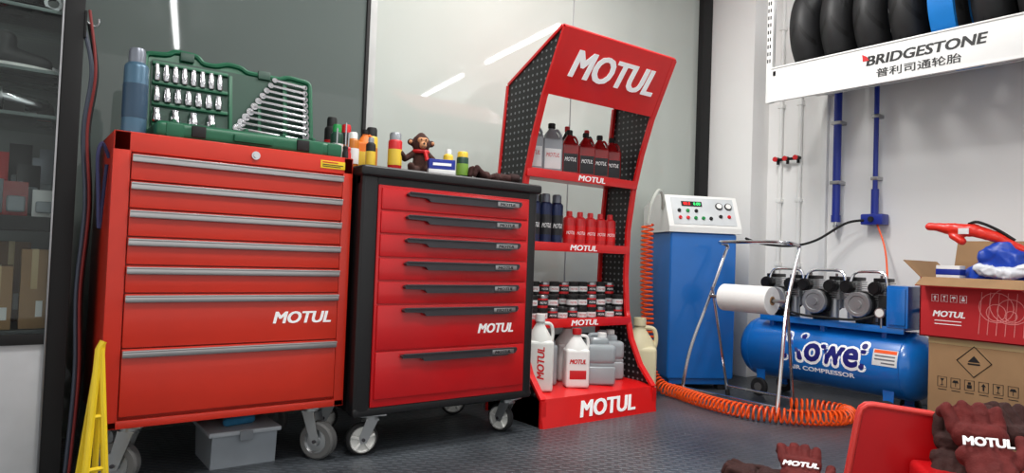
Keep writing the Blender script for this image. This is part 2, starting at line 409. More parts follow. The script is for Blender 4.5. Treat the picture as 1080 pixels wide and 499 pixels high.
g='oil bottles on the upper display shelf'
b1=can('oil_bottle','silver-grey engine oil bottle with white label on the upper shelf',(X0+.09,Y0+.235,1.08),.05,.24,SILV,BLK2,WL,g,'MOTUL',LETR,'flat',rz=fl)
dup(b1,(X0+.205,Y0+.235,1.08))
b2=can('oil_bottle','glossy red engine oil bottle with dark label on the upper shelf',(X0+.32,Y0+.24,1.08),.044,.225,KR,BLK2,KK,g,'MOTUL',LETW,'flat',rz=fl)
for dx in(.42,.51,.6): dup(b2,(X0+dx,Y0+.24+random.uniform(-.01,.01),1.08))
b3=can('oil_bottle','tall black bottle with red cap behind the front row',(X0+.37,Y0+.315,1.08),.036,.26,BLK2,RL,RL,g,'MOTUL',LETW,'flat',rz=fl)
dup(b3,(X0+.5,Y0+.315,1.08))
g='spray cans on the middle display shelf'
c1=can('spray_can','dark blue-grey aerosol can on the middle shelf',(X0+.06,Y0+.25,.76),.031,.235,BL,GR,KK,g,'MOTUL',LETW,rz=fl)
for k,dx in enumerate((.128,.196,.264)): dup(c1,(X0+dx,Y0+.25,.76))
c1b=can('spray_can','grey aerosol can in the second row of the middle shelf',(X0+.09,Y0+.32,.76),.031,.24,GR,BLK2,BL,g,rz=fl)
for dx in(.165,.24): dup(c1b,(X0+dx,Y0+.32,.76))
c2=can('additive_can','small red additive can on the middle shelf',(X0+.345,Y0+.25,.76),.029,.165,RL,RL,SRED,g,'MOTUL',LETW,capr=.5,rz=fl,cath='can')
for dx in(.413,.481,.549,.615): dup(c2,(X0+dx,Y0+.25,.76))
g='small tins on the lower display shelf'
TH=.058
def tin(lb,loc,bm_,cm,lm,tm):
    o=thing('tin',lb,'tin',loc,fl,g); r=.027
    P('body',bm_,o,L([(r-.002,0),(r,.002),(r,TH-.012),(r-.002,TH-.009),(0,TH-.009)],seg=20))
    P('lid',cm,o,L([(r+.001,TH-.014),(r+.001,TH-.003),(r-.002,TH),(0,TH)],seg=20))
    P('label',lm,o,L([(r+.0004,.012),(r+.0006,.014),(r+.0006,.034),(r+.0004,.036)],seg=20))
    P('label_lettering',tm,o,TX('MOTUL',(0,-r-.0008,.024),XR,ZU,.034,.009,.0005,bold=0,wrap=r)); return o
t1=tin('small black tin with white label stacked on the lower shelf',(X0+.045,Y0+.215,.415),BLK2,BLK2,WL,LETR)
t2=tin('small red tin with pale lid stacked on the lower shelf',(X0+.045,Y0+.28,.415),RL,STEEL,KK,LETW)
for row in range(2):
    for lv in range(2+row):
        for k in range(11):
            kind=(k*2+lv*2+row)%5<2
            if lv==0 and k==0: continue
            if lv==1 and row==0 and k in(4,9): continue
            dup(t2 if kind else t1,(X0+.045+k*.0605,Y0+.215+row*.065,.415+lv*(TH+.0005)))
# jugs on base
g='plastic jugs on the base of the display stand'
def jug(name,label,loc,w,d,h,mat,capm,rz=0,group=g,text=None,vert=False,labm=None):
    o=thing(name,label,'jug',loc,rz,group)
    P('body',mat,o,B((-w,-d,0),(w,d,h*.66),min(w,d)*.35,4),X(L([(w*1.0,h*.6),(w*.9,h*.7),(w*.55,h*.8),(w*.3,h*.88),(w*.28,h*.94)]),Matrix.Diagonal((1,d/w,1,1))))
    P('handle',mat,o,T(cat([(w*.8,0,h*.55),(w*1.0,0,h*.72),(w*.85,0,h*.86),(w*.3,0,h*.88)]),w*.13))
    P('cap',capm,o,C((0,0,h*.9),(0,0,h),w*.38,seg=18,bev=.002))
    if labm: P('label',labm,o,B((-w*.7,-d-.0008,h*.15),(w*.7,-d+.001,h*.3),.0004))
    if text:
        if vert: P('lettering',LETR,o,TX(text,(0,-d-.0005,h*.38),(0,0,1),(-1,0,0),h*.42,w*.55,.0008))
        else: P('lettering',LETR,o,TX(text,(0,-d-.0005,h*.45),XR,ZU,w*1.4,h*.08,.0008))
    return o
jug('oil_jug','tall white plastic bottle with red vertical lettering on the stand base',(X0+.09,Y0+.13,.125),.058,.045,.33,CLOUD,WHITE,rz=-.5,text='MOTUL',vert=True)
jug('oil_jug','translucent grey-white plastic jug with handle on the stand base',(X0+.20,Y0+.25,.125),.07,.055,.28,CLEARG,WHITE,rz=2.6)
jug('oil_jug','white plastic bottle with red lettering on the stand base',(X0+.30,Y0+.12,.125),.054,.042,.26,WHITE,RL,rz=-.5,text='MOTUL',labm=RL)
jug('oil_jug','white plastic jug behind the front bottles on the stand base',(X0+.375,Y0+.27,.125),.06,.05,.27,WHITE,RL,rz=-.3)
def canister(lb,loc,rz):
    o=thing('canister',lb,'canister',loc,rz)
    P('body',CLEARG,o,B((-.075,-.065,0),(.075,.065,.09),.02,3),B((-.07,-.06,.085),(.07,.06,.1),.005),B((-.075,-.065,.095),(.075,.065,.185),.025,4),B((-.045,-.045,.175),(.045,.045,.215),.02,3))
    P('cap',WHITE,o,C((.02,0,.21),(.02,0,.235),.022,bev=.003))
    P('handle',CLEARG,o,T(cat([(-.05,0,.17),(-.04,0,.22),(.0,0,.225)]),.009)); return o
canister('ribbed translucent water canister on the stand base',(X0+.45,Y0+.14,.125),-.5)
canister('ribbed translucent canister against the perforated panel',(X0+.585,Y0+.22,.125),-.4)
jug('oil_jug','large cream plastic jug standing on the floor beside the display stand',(2.635,2.39,0),.085,.075,.41,CREAM,CREAM,rz=-.75,group=None)
# ---------- oil change machine ----------
Mc=thing('oil_service_machine','blue upright oil service machine with white control panel','machine',(2.93,2.45,0),-math.radians(28))
w=.39;dp=.40
P('body',BLUE,Mc,B((0,0,.06),(w,dp,.87),.018,3),B((.02,.02,.03),(w-.02,dp-.02,.07),.005))
P('console',WHITE,Mc,PX([(-.012,.87),(-.012,.90),(.075,1.08),(.16,1.09),(dp,1.03),(dp,.87)],-.015,w+.02),smooth=20)
pn=Vector((0,.087,.18)).normalized(); pnn=Vector((1,0,0)).cross(pn)
def onp(u,v,off=.001): return Vector((w/2+u,.0315,.99))+pn*v+pnn*off
GP=M('panel_grey',(206,210,212),.4)
P('control_plate',GP,Mc,QD([onp(-.18,-.085),onp(.19,-.085),onp(.19,.085),onp(-.18,.085)]))
P('gauge',[BLK2,WHITE],Mc,C(onp(.10,.035),onp(.10,.035,.01),.021),(C(onp(.10,.035,.008),onp(.10,.035,.012),.016),1))
P('gauge',[BLK2,WHITE],Mc,C(onp(.155,.035),onp(.155,.035,.01),.021),(C(onp(.155,.035,.008),onp(.155,.035,.012),.016),1))
P('digital_display',[BLK2,M('led_green',(60,230,120),.4,emit=1.5),M('led_red',(240,30,30),.4,emit=1.5)],Mc,QD([onp(-.12,.03,.003),onp(.0,.03,.003),onp(.0,.06,.003),onp(-.12,.06,.003)],.003),
  (TX('88.8',onp(-.09,.045,.0065),XR,pn,.04,.018,.001,0,0),2),(TX('0.00',onp(-.03,.045,.0065),XR,pn,.04,.018,.001,0,0),1))
BR=M('button_red',(210,20,30),.35);BG=M('button_green',(30,140,70),.35)
for u,v,m_ in((-.14,-.045,BR),(-.095,-.045,BR),(-.05,-.045,BG),(-.005,-.045,BG),(.04,-.045,BLK2),(.10,-.03,BLK2),(.15,-.03,BR),(-.14,0,BLK2),(-.09,0,BG),(-.04,0,BLK2)):
    P('button',m_,Mc,C(onp(u,v),onp(u,v,.012),.010,bev=.002,seg=14))
for x,y in((.03,.03),(w-.08,.03),(.03,dp-.08),(w-.08,dp-.08)): P('foot',RUB,Mc,B((x,y,0),(x+.05,y+.05,.04),.005))
tag(P('hose',M('pale_hose',(205,208,200),.35),None,T(cat([(2.96,2.54,1.0),(2.91,2.50,1.07),(2.85,2.48,1.09),(2.79,2.47,1.02),(2.765,2.47,.93),(2.76,2.47,.90)],8),.009)),'pale hose looping down from the machine console','hose')
def helix(path,r,pitch,per=12):
    P_=[Vector(p) for p in path]; out=[];ph=0
    for a,b in zip(P_[:-1],P_[1:]):
        d=b-a;Ln=d.length
        if Ln<1e-6: continue
        d.normalize(); ref=Vector((0,0,1)) if abs(d.z)<.9 else Vector((1,0,0))
        s=d.cross(ref).normalized();u=s.cross(d)
        n=max(1,int(Ln/pitch*per))
        for i in range(n):
            out.append(a+d*Ln*i/n+(s*math.cos(ph)+u*math.sin(ph))*r); ph+=2*math.pi*Ln/pitch/n
    return out
cp=cat([(2.76,2.47,.90),(2.765,2.47,.6),(2.78,2.46,.3),(2.785,2.44,.12),(2.80,2.37,.045),(2.79,2.26,.038),(2.74,2.08,.038),(2.72,1.88,.038),(2.77,1.72,.038),(2.88,1.59,.038),(3.03,1.52,.038),(3.15,1.57,.038),(3.13,1.70,.038),(3.04,1.80,.038)],4)
tag(P('coiled_air_hose',ORNG,None,T(helix(cp,.031,.024,11),.005,6)),'orange spiral air hose hanging then trailing across the floor','air hose')
# ---------- compressor ----------
K=thing('air_compressor','blue horizontal air compressor with dark motors and silver finned heads','air compressor',(3.42,1.79,0))
r=.16;h=.49
prof=[(0,-h)]+[(r*math.sin(a),-h+.1-.1*math.cos(a)) for a in [math.pi/2*k/7 for k in range(1,8)]]+[(r*math.sin(a),h-.1+.1*math.cos(a)) for a in [math.pi/2*k/7 for k in range(7,0,-1)]]+[(0,h)]
P('tank',TBLUE,K,L(prof,(0,0,.255),'Y',48),C((0,-h+.098,.255),(0,-h+.104,.255),r+.002,seg=48),C((0,h-.104,.255),(0,h-.098,.255),r+.002,seg=48))
NAVY=M('navy_lettering',(20,24,120),.5,var=0)
def tankt(s,yc,ang,w_,h_,off,**k):
    def f(bm):
        TX(s,(0,0,0),(1,0,0),(0,1,0),w_,h_,**k)(bm)
        for v in bm.verts:
            u,vv,d_=v.co; a=ang+vv/r; R=r+off+d_
            v.co=Vector((-math.cos(a)*R,yc-u,.255+math.sin(a)*R))
    return f
P('lettering_outline',LETW,K,tankt('Nowei',-.035,.25,.44,.145,.0006,bold=.11,shear=.08,d=.0006,ring=True))
P('lettering',NAVY,K,tankt('Nowei',-.035,.25,.418,.126,.0022,bold=.045,shear=.08,d=.0006,ring=True))
P('small_lettering',LETW,K,tankt('AIR COMPRESSOR',-.02,-.42,.34,.024,.0006,bold=.04,shear=.1,d=.0006))
def tpatch(y0,y1,a0,a1,off):
    def f(bm):
        n=6;A_=[];
        for i in range(n+1):
            a=a0+(a1-a0)*i/n;R=r+off
            A_.append((bm.verts.new((-math.cos(a)*R,y0,.255+math.sin(a)*R)),bm.verts.new((-math.cos(a)*R,y1,.255+math.sin(a)*R))))
        for p,q_ in zip(A_[:-1],A_[1:]): bm.faces.new((p[0],p[1],q_[1],q_[0]))
    return f
P('warning_sticker',[WL,ORNG,GR],K,tpatch(-.385,-.275,.02,.5,.0012),(tpatch(-.38,-.28,.38,.48,.0018),1),(tpatch(-.375,-.285,.28,.32,.0018),2),(tpatch(-.375,-.285,.18,.22,.0018),2),(tpatch(-.375,-.315,.08,.12,.0018),2))
for y in(-.33,.33):
    for s in(-1,1):
        P('foot',TBLUE,K,PX([(y-.02,.05),(y+.02,.05),(y+.03,.2),(y-.03,.2)],s*.11-.003,s*.11+.003),B((s*.11-.02,y-.025,.045),(s*.11+.02,y+.025,.052),.001),smooth=10)
        P('wheel',[RUB,GRUB],K,L([(.02,-.012),(.043,-.012),(.048,-.007),(.048,.007),(.043,.012),(.02,.012),(.02,-.012)],(s*.125,y,.048),'X'),(C((s*.125-.015,y,.048),(s*.125+.015,y,.048),.022),1))
P('platform',TBLUE,K,B((-.13,-.40,.425),(.13,.33,.437),.002),B((-.133,-.40,.41),(-.127,.33,.44),.001),*[B((-.1,y-.012,.38),(.1,y+.012,.43),.002) for y in(-.3,0,.28)])
P('control_box',TBLUE,K,B((-.14,-.42,.437),(.02,-.325,.63),.006),B((-.146,-.41,.45),(-.139,-.335,.615),.003))
DM=M('motor_black',(24,25,27),.35,.3); FG=M('fin_silver',(176,178,180),.38,.8)
for y in(-.185,.035,.25):
    P('motor',[DM,FG],K,C((-.11,y,.53),(.08,y,.53),.058,bev=.008),(L([(.04,0),(.043,-.004),(.058,-.004),(.061,0),(.061,.02)],(-.125,y,.53),'X'),1),
      *[C((-.07+.02*k,y,.53),(-.062+.02*k,y,.53),.063) for k in range(7)],(C((-.13,y,.53),(-.11,y,.53),.02),1),
      B((-.06,y-.04,.437),(.06,y+.04,.49),.004))
    for s in(-1,1):
        yy=y+s*.068
        P('cylinder_head',[FG,DM],K,*[B((-.06,yy-.031,.545+.011*k),(.05,yy+.031,.551+.011*k),.001) for k in range(9)],C((0,yy,.50),(0,yy,.65),.026),(B((-.055,yy-.028,.642),(.045,yy+.028,.660),.004),1),C((-.04,yy,.45),(-.04,yy,.55),.02))
        P('intake_filter',DM,K,C((-.115,yy,.612),(-.055,yy,.612),.029,bev=.005),C((-.10,yy,.612),(-.090,yy,.612),.032))
        P('head_bolt',STEEL,K,C((-.03,yy,.658),(-.03,yy,.674),.007,seg=6))
for y0_,y1_ in((-.3,-.12),(-.1,.11),(.12,.32)): P('air_pipe',CHROME,K,T(cat([(-.07,y0_,.60),(-.06,y0_+.02,.68),(-.06,(y0_+y1_)/2,.69),(-.06,y1_-.02,.68),(-.07,y1_,.62)]),.007))
P('drain_hose',BLK2,K,T(cat([(-.1,-.3,.5),(-.15,-.2,.46),(-.145,-.05,.455),(-.15,.1,.46),(-.12,.28,.5)]),.006))
P('pressure_gauge',[STEEL,WHITE],K,C((-.15,-.30,.50),(-.125,-.30,.50),.024),(C((-.152,-.30,.50),(-.149,-.30,.50),.019),1),C((-.13,-.30,.43),(-.13,-.30,.48),.006))
P('pressure_switch',BLK2,K,B((-.09,-.315,.437),(.0,-.265,.58),.006))
P('carry_handle',TBLUE,K,T(cat([(0,-.47,.3),(0,-.52,.4),(0,-.48,.5),(0,-.41,.52)]),.01))
# ---------- chrome roll stand ----------
R_=thing('roll_stand','folding chrome tube stand with handle holding a paper roll','stand',(2.98,2.02,0))
for s in(1,-1):
    y=.21*s
    P('leg',CHROME,R_,T(cat([(-.12,y*1.3,.012),(-.07,y*1.24,.25),(.03,y*1.06,.53),(.15,y*1.0,.79)],5),.009)); P('leg',CHROME,R_,T([(.16,y*.9,.012),(.035,y*1.02,.58)],.008))
    P('foot_cap',RUB,R_,C((-.123,y*1.3,0),(-.118,y*1.29,.03),.013)); P('foot_cap',RUB,R_,C((.163,y*.9,0),(.158,y*.9,.03),.012))
P('handle',CHROME,R_,T(cat([(.15,-.208,.785),(.14,-.205,.805),(.06,-.19,.815),(.04,-.1,.818),(.04,.1,.818),(.06,.19,.815),(.14,.205,.805),(.15,.208,.785)],5),.010))
for x,z,wy in((-.112,.05,.265),(.153,.05,.19)): P('crossbar',CHROME,R_,T([(x,-wy,z),(x,wy,z)],.007))
P('spindle',STEEL,R_,T([(.03,-.222,.53),(.03,.222,.53)],.009))
pr=P('paper_roll',[M('paper_white',(240,240,238),.9,var=.02,bump=.2,bscale=90),CARD],None,L([(.022,-.138),(.067,-.138),(.069,-.136),(.069,.136),(.067,.138),(.022,.138),(.022,-.138)],(3.01,2.015,.53),'Y',40),
  (L([(.014,-.14),(.022,-.14),(.022,.14),(.014,.14),(.014,-.14)],(3.01,2.015,.53),'Y',24),1))
tag(pr,'white paper towel roll mounted on the chrome stand','paper roll')
# ---------- tyre rack ----------
RK=thing('tyre_rack','white wall-mounted tyre rack with lettered front panel','rack',(3.3,0,1.59))
P('front_panel',WPAINT,RK,B((0,.3,0),(.015,2.1,.19),.003),B((-.006,.3,0),(0,2.1,.008),.002),B((-.006,.3,.182),(0,2.1,.19),.002))
P('rail',WPAINT,RK,B((.09,.3,.07),(.11,2.1,.10),.003)); P('rail',WPAINT,RK,B((.46,.3,.115),(.48,2.1,.135),.003))
for y in(.32,2.07): P('side_arm',WPAINT,RK,B((0,y,.14),(.61,y+.02,.17),.002))
P('upright',WPAINT,RK,B((.0,2.095,-.0),(.03,2.13,.75),.002)); P('upright',WPAINT,RK,B((.59,2.095,-1.0),(.62,2.13,.75),.002))
P('upright_slots',BLK2,RK,*[B((-.001,2.105,.22+.04*k),(.001,2.112,.24+.04*k),0) for k in range(12)],*[B((-.001,2.118,.22+.04*k),(.001,2.125,.24+.04*k),0) for k in range(12)])
P('lettering',[LETK,LETR],RK,TX('BRIDGESTONE',(-.0005,1.335,.118),(0,-1,0),ZU,.50,.048,.0015,.18,.05))
P('logo',LETR,RK,X(QD([(0,0,.0),(0,-.03,0),(0,-.02,.02),(0,.004,.035)],.001),Matrix.Translation((-.002,1.605,.12))))
P('small_lettering',LETK,RK,TX('普利司通轮胎',(-.0005,1.36,.052),(0,-1,0),ZU,.36,.042,.0015,0,.01))
def tyre_mat():
    m=M('tyre_rubber',(24,24,25),.55,bump=.1).copy(); nt=m.node_tree; b=nt.nodes['Principled BSDF']
    N=nt.nodes.new; K_=nt.links.new
    def mth(op,a,b_=None,c_=None):
        n=N('ShaderNodeMath'); n.operation=op
        for i,v in enumerate((a,b_,c_)):
            if v is None: continue
            if isinstance(v,(int,float)): n.inputs[i].default_value=v
            else: K_(v,n.inputs[i])
        return n.outputs[0]
    tc=N('ShaderNodeTexCoord'); se=N('ShaderNodeSeparateXYZ'); K_(tc.outputs['Object'],se.inputs[0])
    at=mth('ARCTAN2',se.outputs['X'],se.outputs['Z']); ab=mth('ABSOLUTE',se.outputs['Y'])
    ph=mth('MULTIPLY',mth('MULTIPLY_ADD',ab,6.0,at),11.0)
    g=mth('GREATER_THAN',mth('SINE',ph),.80)
    band=mth('MULTIPLY',mth('GREATER_THAN',ab,.012),mth('LESS_THAN',ab,.07))
    gg_=mth('MULTIPLY',g,band)
    hgt=mth('SUBTRACT',1.0,gg_)
    bu=N('ShaderNodeBump'); bu.inputs['Strength'].default_value=1; bu.inputs['Distance'].default_value=.006; K_(hgt,bu.inputs['Height']); K_(bu.outputs[0],b.inputs['Normal'])
    mx=N('ShaderNodeMix'); mx.data_type='RGBA'; mx.inputs[6].default_value=(.013,.013,.014,1); mx.inputs[7].default_value=(.003,.003,.003,1); K_(gg_,mx.inputs[0]); K_(mx.outputs[2],b.inputs['Base Color'])
    return m
TY=tyre_mat()
def tyre(loc,tilt,tw=.078,R=.31):
    pf=[]
    for k in range(13):
        a=-math.pi*.5+math.pi*k/12; pf.append((R-.10+.10*math.cos(a),tw*math.sin(a)))
    pf=[(R-.115,-tw*.75)]+pf+[(R-.115,tw*.75),(R-.1,tw*.7),(R-.02,0),(R-.1,-tw*.7),(R-.115,-tw*.75)]
    o=P('motorcycle_tyre',TY,None,L(pf,(0,0,0),'Y',56)); me=o.data
    zc=(min(v.co.z for v in me.vertices)+max(v.co.z for v in me.vertices))/2; me.transform(Matrix.Translation((0,0,-zc)))
    o.location=Vector(loc); o.rotation_euler=(0,0,tilt)
    tag(o,'black rubber motorcycle tyre standing upright in the rack','tyre','tyres on the wall rack'); return o
TZ=1.985
t0=tyre((3.59,1.955,TZ),.03)
for i,y in enumerate([1.785,1.615,1.445,1.275,1.105,.935,.765,.595]):
    n=t0.copy(); COL.objects.link(n); n.location=(3.59,y,TZ); n.rotation_euler=(0,0,.03)
    if i==3: n['label']='black tyre with a bright blue paper band in the rack'; bt_=n
bo=P('paper_band',[M('band_blue',(20,130,215),.5)],None,L([(.3115,-.05),(.3135,-.05),(.3135,.05),(.3115,.05)],(0,0,0),'Y',56))
zc=(min(v.co.z for v in bo.data.vertices)+max(v.co.z for v in bo.data.vertices))/2; bo.data.transform(Matrix.Translation((0,0,-zc)))
bo.parent=bt_; bo.location=(0,0,0)
# ---------- wall pipes ----------
def pipe(y,z0,r0,lb):
    o=thing('wall_pipe',lb,'pipe',(XRW,y,z0))
    P('pipe',PBLUE,o,C((-.05,0,.06),(-.05,0,1.6),r0)); 
    for z in(.25,.6,1.2): P('clamp',STEEL,o,B((-.05-r0-.004,-r0-.006,z),(0,r0+.006,z+.02),.002))
    return o
o=pipe(2.02,.94,.022,'thick blue air pipe running down the wall with steel drain tip')
P('drain_tip',[PBLUE,CHROME],o,C((-.05,0,.03),(-.05,0,.07),.026),(C((-.05,0,-.03),(-.05,0,.03),.011),1),(C((-.05,0,-.0),(-.05,0,.012),.018,seg=6),1))
o=pipe(1.80,.95,.013,'thin blue air pipe running down the wall to an outlet block')
P('outlet_block',PBLUE,o,B((-.09,-.06,0),(-.01,.06,.06),.008),C((-.05,0,.05),(-.05,0,.2),.02))
P('valve',BLK2,o,C((-.1,0,.03),(-.09,0,.03),.015))
for y in(2.40,2.27):
    o=thing('water_pipe','white vertical plastic pipe fixed to the wall','pipe',(XRW,y,.1))
    P('pipe',WHITE,o,C((-.022,0,0),(-.022,0,2.59),.013))
    for z in(.6,1.0,1.6,2.1): P('clip',WHITE,o,B((-.04,-.018,z),(0,.018,z+.025),.003))
tag(P('air_hose',BLK2,None,T(cat([(3.83,1.84,.975),(3.80,1.93,.955),(3.74,2.06,.86),(3.6,2.12,.82),(3.5,2.2,.82),(3.4,2.24,.835),(3.33,2.25,.85)],8),.007)),'black air hose curving from the wall outlet to the machine','air hose')
tag(P('air_hose',ORNG,None,T(cat([(3.86,1.78,.95),(3.85,1.74,.85),(3.8,1.7,.75),(3.7,1.65,.62),(3.55,1.6,.55)],8),.005)),'thin orange air hose dropping from the wall outlet','air hose')
hk=thing('wall_tap','small black wall tap fitting with red knobs between white pipes','tap',(XRW-.045,2.335,1.37))
P('bar',BLK2,hk,C((0,-.085,0),(0,.085,0),.009)); 
for y in(-.07,.0,.065): P('knob',[BLK2,BR],hk,C((-.03,y,0),(0,y,0),.014),(C((-.04,y,0),(-.03,y,0),.016,seg=8),1),C((0,y,-.03),(0,y,.0),.009))
# ---------- cartons ----------
CT=thing('cardboard_box','brown cardboard carton with black handling symbols standing on the floor','cardboard box',(3.17,1.24,0))
P('body',CARD,CT,B((0,-.56,0),(.38,0,.425),.004)); P('tape',M('tape',(190,165,120),.3),CT,B((-.001,-.56,.40),(.05,0,.4265),.0005))
def onf(y,z,o=-.0006): return (o,y,z)
cy,cz,s_=-.17,.34,.062
P('diamond_symbol',LETK,CT,T([onf(cy,cz+s_),onf(cy-s_,cz),onf(cy,cz-s_),onf(cy+s_,cz)],.0025,4,True),QD([onf(cy,cz+s_*.4,0),onf(cy-s_*.35,cz-s_*.02,0),onf(cy+s_*.35,cz-s_*.02,0)][::-1],.0012),QD([onf(cy-s_*.35,cz-s_*.1,0),onf(cy+s_*.35,cz-s_*.1,0),onf(cy+s_*.35,cz-s_*.2,0),onf(cy-s_*.35,cz-s_*.2,0)],.0012))
def sym(mat,par,y,z,s,kind):
    f=lambda u,v:(-.0006,y-u*s,z+v*s)
    ops=[T([f(-.5,-.6),f(.5,-.6),f(.5,.6),f(-.5,.6)],s*.04,4,True)]
    if kind==0: ops+=[QD([f(-.25,.1),f(.25,.1),f(0,.45)],.0008),QD([f(-.08,-.4),f(.08,-.4),f(.08,.1),f(-.08,.1)],.0008)]
    elif kind==1: ops+=[QD([f(-.22,.4),f(.22,.4),f(0,.0)],.0008),QD([f(-.03,-.35),f(.03,-.35),f(.03,.1),f(-.03,.1)],.0008),QD([f(-.18,-.42),f(.18,-.42),f(.18,-.34),f(-.18,-.34)],.0008)]
    elif kind==2: ops+=[QD([f(-.35,.05),f(.35,.05),f(.2,.35),f(-.2,.35)],.0008),QD([f(-.03,-.4),f(.03,-.4),f(.03,.1),f(-.03,.1)],.0008)]
    else: ops+=[QD([f(-.25,-.35),f(.25,-.35),f(.25,.05),f(-.25,.05)],.0008),QD([f(-.15,.12),f(.15,.12),f(.15,.4),f(-.15,.4)],.0008)]
    P('handling_symbol',mat,par,*ops)
for k in range(6): sym(LETK,CT,-.055-.05*k,.243,.034,(k+1)%4)
for k in range(6): P('print_line',LETK,CT,B((-.0008,-.04-.05*k-.032,.210),(0,-.04-.05*k,.213),0))
CR=thing('cardboard_box','open red printed carton stacked on the brown carton','cardboard box',(3.15,1.27,.427))
h=.25
P('body',[CARDR,CARD],CR,B((0,-.54,0),(.006,0,h),.001),B((.34,-.54,0),(.346,0,h),.001),B((0,-.006,0),(.346,0,h),.001),B((0,-.54,0),(.346,-.534,h),.001),B((.0,-.54,0),(.346,0,.006),.001))
P('flap',[CARDR,CARD],CR,QD([(-.003,-.01,h),(-.003,-.54,h),(-.075,-.54,h-.035),(-.075,-.01,h-.035)],.002),(QD([(-.002,-.01,h+.0025),(-.002,-.54,h+.0025),(-.075,-.54,h-.0325),(-.075,-.01,h-.0325)],.0012),1))
for pts in([(0,0,h),(.346,0,h),(.346,.07,h+.07),(0,.07,h+.07)],[(.346,0,h),(.346,-.54,h),(.40,-.54,h+.17),(.40,0,h+.17)]): P('flap',CARD,CR,QD(pts,.003))
P('lettering',LETW,CR,TX('MOTUL',(-.0006,-.115,.10),(0,-1,0),ZU,.12,.025,.0008))
for z in(.07,.056): P('print_line',LETW,CR,B((-.0008,-.16,z),(0,-.06,z+.003),0))
for k in range(4): sym(LETW,CR,-.06-.035*k,.165,.024,k)
PK=M('printed_pink',(236,150,148),.7)
P('gear_print',PK,CR,*[T([(-.0004,-.33+.05*(k%2)+math.cos(a)*(.02+.013*k),.11+.02*k*.5+math.sin(a)*(.02+.013*k)) for a in [2*math.pi*i/20 for i in range(20)]],.0016,4,True) for k in range(5)],*[QD([(-.0006,-.22-.03*k,.03),(-.0006,-.222-.03*k,.03),(-.0006,-.232-.03*k,.20),(-.0006,-.230-.03*k,.20)],.0006) for k in range(6)])
tag(blob('packaging',M('blue_packaging',(18,66,176),.4,bump=.3,bscale=40),None,[((3.33,1.16,.50),(3.34,.92,.52),.08,.09),((3.31,1.14,.58),(3.33,.92,.62),.075,.09),((3.29,1.12,.67),(3.31,.98,.75),.055,.07),((3.30,1.0,.77),(3.33,.86,.75),.055,.05),((3.27,1.08,.77),(3.29,1.0,.81),.03,.035)],.006,nz=.012,nf=14),'crumpled shiny blue packaging bulging out of the open carton','packaging')
tag(blob('plastic_bag',M('white_bag',(228,232,238),.3,bump=.3,bscale=50),None,[((3.24,1.08,.72),(3.235,.98,.70),.026,.03),((3.235,.98,.70),(3.25,.90,.73),.03,.026)],.005,nz=.009,nf=26),'crumpled white plastic bag lying on the blue packaging','plastic bag')
rt=thing('tool_pouch','bright orange-red soft tool pouch resting on the blue packaging','pouch',(3.27,1.13,.83),0)
blob('body',M('red_pouch',(226,40,22),.4,bump=.15,bscale=90,coat=.2),rt,[((-.01,.15,.07),(0,.08,.062),.017,.024),((0,.08,.06),(.0,-.02,.05),.026,.030),((0,-.02,.05),(.01,-.10,.022),.030,.024),((.01,-.10,.022),(.02,-.19,-.03),.022,.016),((-.01,.06,.03),(-.015,.02,.005),.015,.018)],.005,nz=.003,nf=25)
P('strap',BLK2,rt,T(cat([(.0,.0,.08),(-.02,-.04,.085),(0,-.1,.055),(.015,-.16,.01)]),.006)); P('label',WL,rt,B((-.032,-.01,.035),(-.029,.03,.06),.001))
tag(P('carton',[WL,PBLUE],None,B((3.18,1.13,.434),(3.24,1.22,.73),.002),(B((3.1795,1.129,.69),(3.2405,1.221,.715),.001),1)),'small white and blue carton inside the open red box','carton')
# ---------- foreground red seat & gloves ----------
SGL=(2.115,.91)
SG=thing('mechanic_stool','low red padded stool with rounded upright red back','stool',(*SGL,0),-math.radians(53))
def panel(pts,y0,y1):
    def f(bm):
        a=[bm.verts.new((x,y0,z)) for x,z in pts]; b=[bm.verts.new((x,y1,z)) for x,z in pts]; n=len(pts)
        bm.faces.new(a);bm.faces.new(b[::-1])
        for i in range(n): bm.faces.new((a[i],b[i],b[(i+1)%n],a[(i+1)%n]))
    return f
def rnd(pts,rr):
    out=[];n=len(pts)
    for i in range(n):
        p=Vector(pts[i]);a=(Vector(pts[i-1])-p);b=(Vector(pts[(i+1)%n])-p)
        la=min(rr,a.length*.45);lb=min(rr,b.length*.45)
        s0=p+a.normalized()*la;e0=p+b.normalized()*lb
        for t in(0,.33,.66,1): out.append(tuple((1-t)**2*s0+2*t*(1-t)*p+t*t*e0))
    return out
pp=rnd([(-.135,.02),(-.092,.302),(.13,.285),(.15,.02)],.035)
LRED=M('light_red_edge',(226,66,60),.4)
P('backrest',[RED,LRED],SG,panel(pp,.0,.03),(T([(x,.0,z) for x,z in pp],.007,8,True),1),(T([(x,.03,z) for x,z in pp],.006,8,True),1),smooth=30)
P('seat',[RED,BLK2],SG,B((.03,-.24,.09),(.36,-.012,.16),.02,4),(B((.03,-.24,.07),(.36,-.012,.10),.006),1))
for x,y in((.06,-.2),(.33,-.2),(.06,-.04),(.33,-.04)): P('leg',BLK2,SG,C((x,y,0),(x,y,.08),.014))
GM=M('maroon_glove',(98,22,19),.85,bump=.35,bscale=220,var=.18,scale=25); GK=M('brown_black_glove',(56,24,20),.85,bump=.35,bscale=220,var=.18,scale=25)
CUF=M('cuff_knit',(40,16,14),.9,bump=.5,bscale=200)
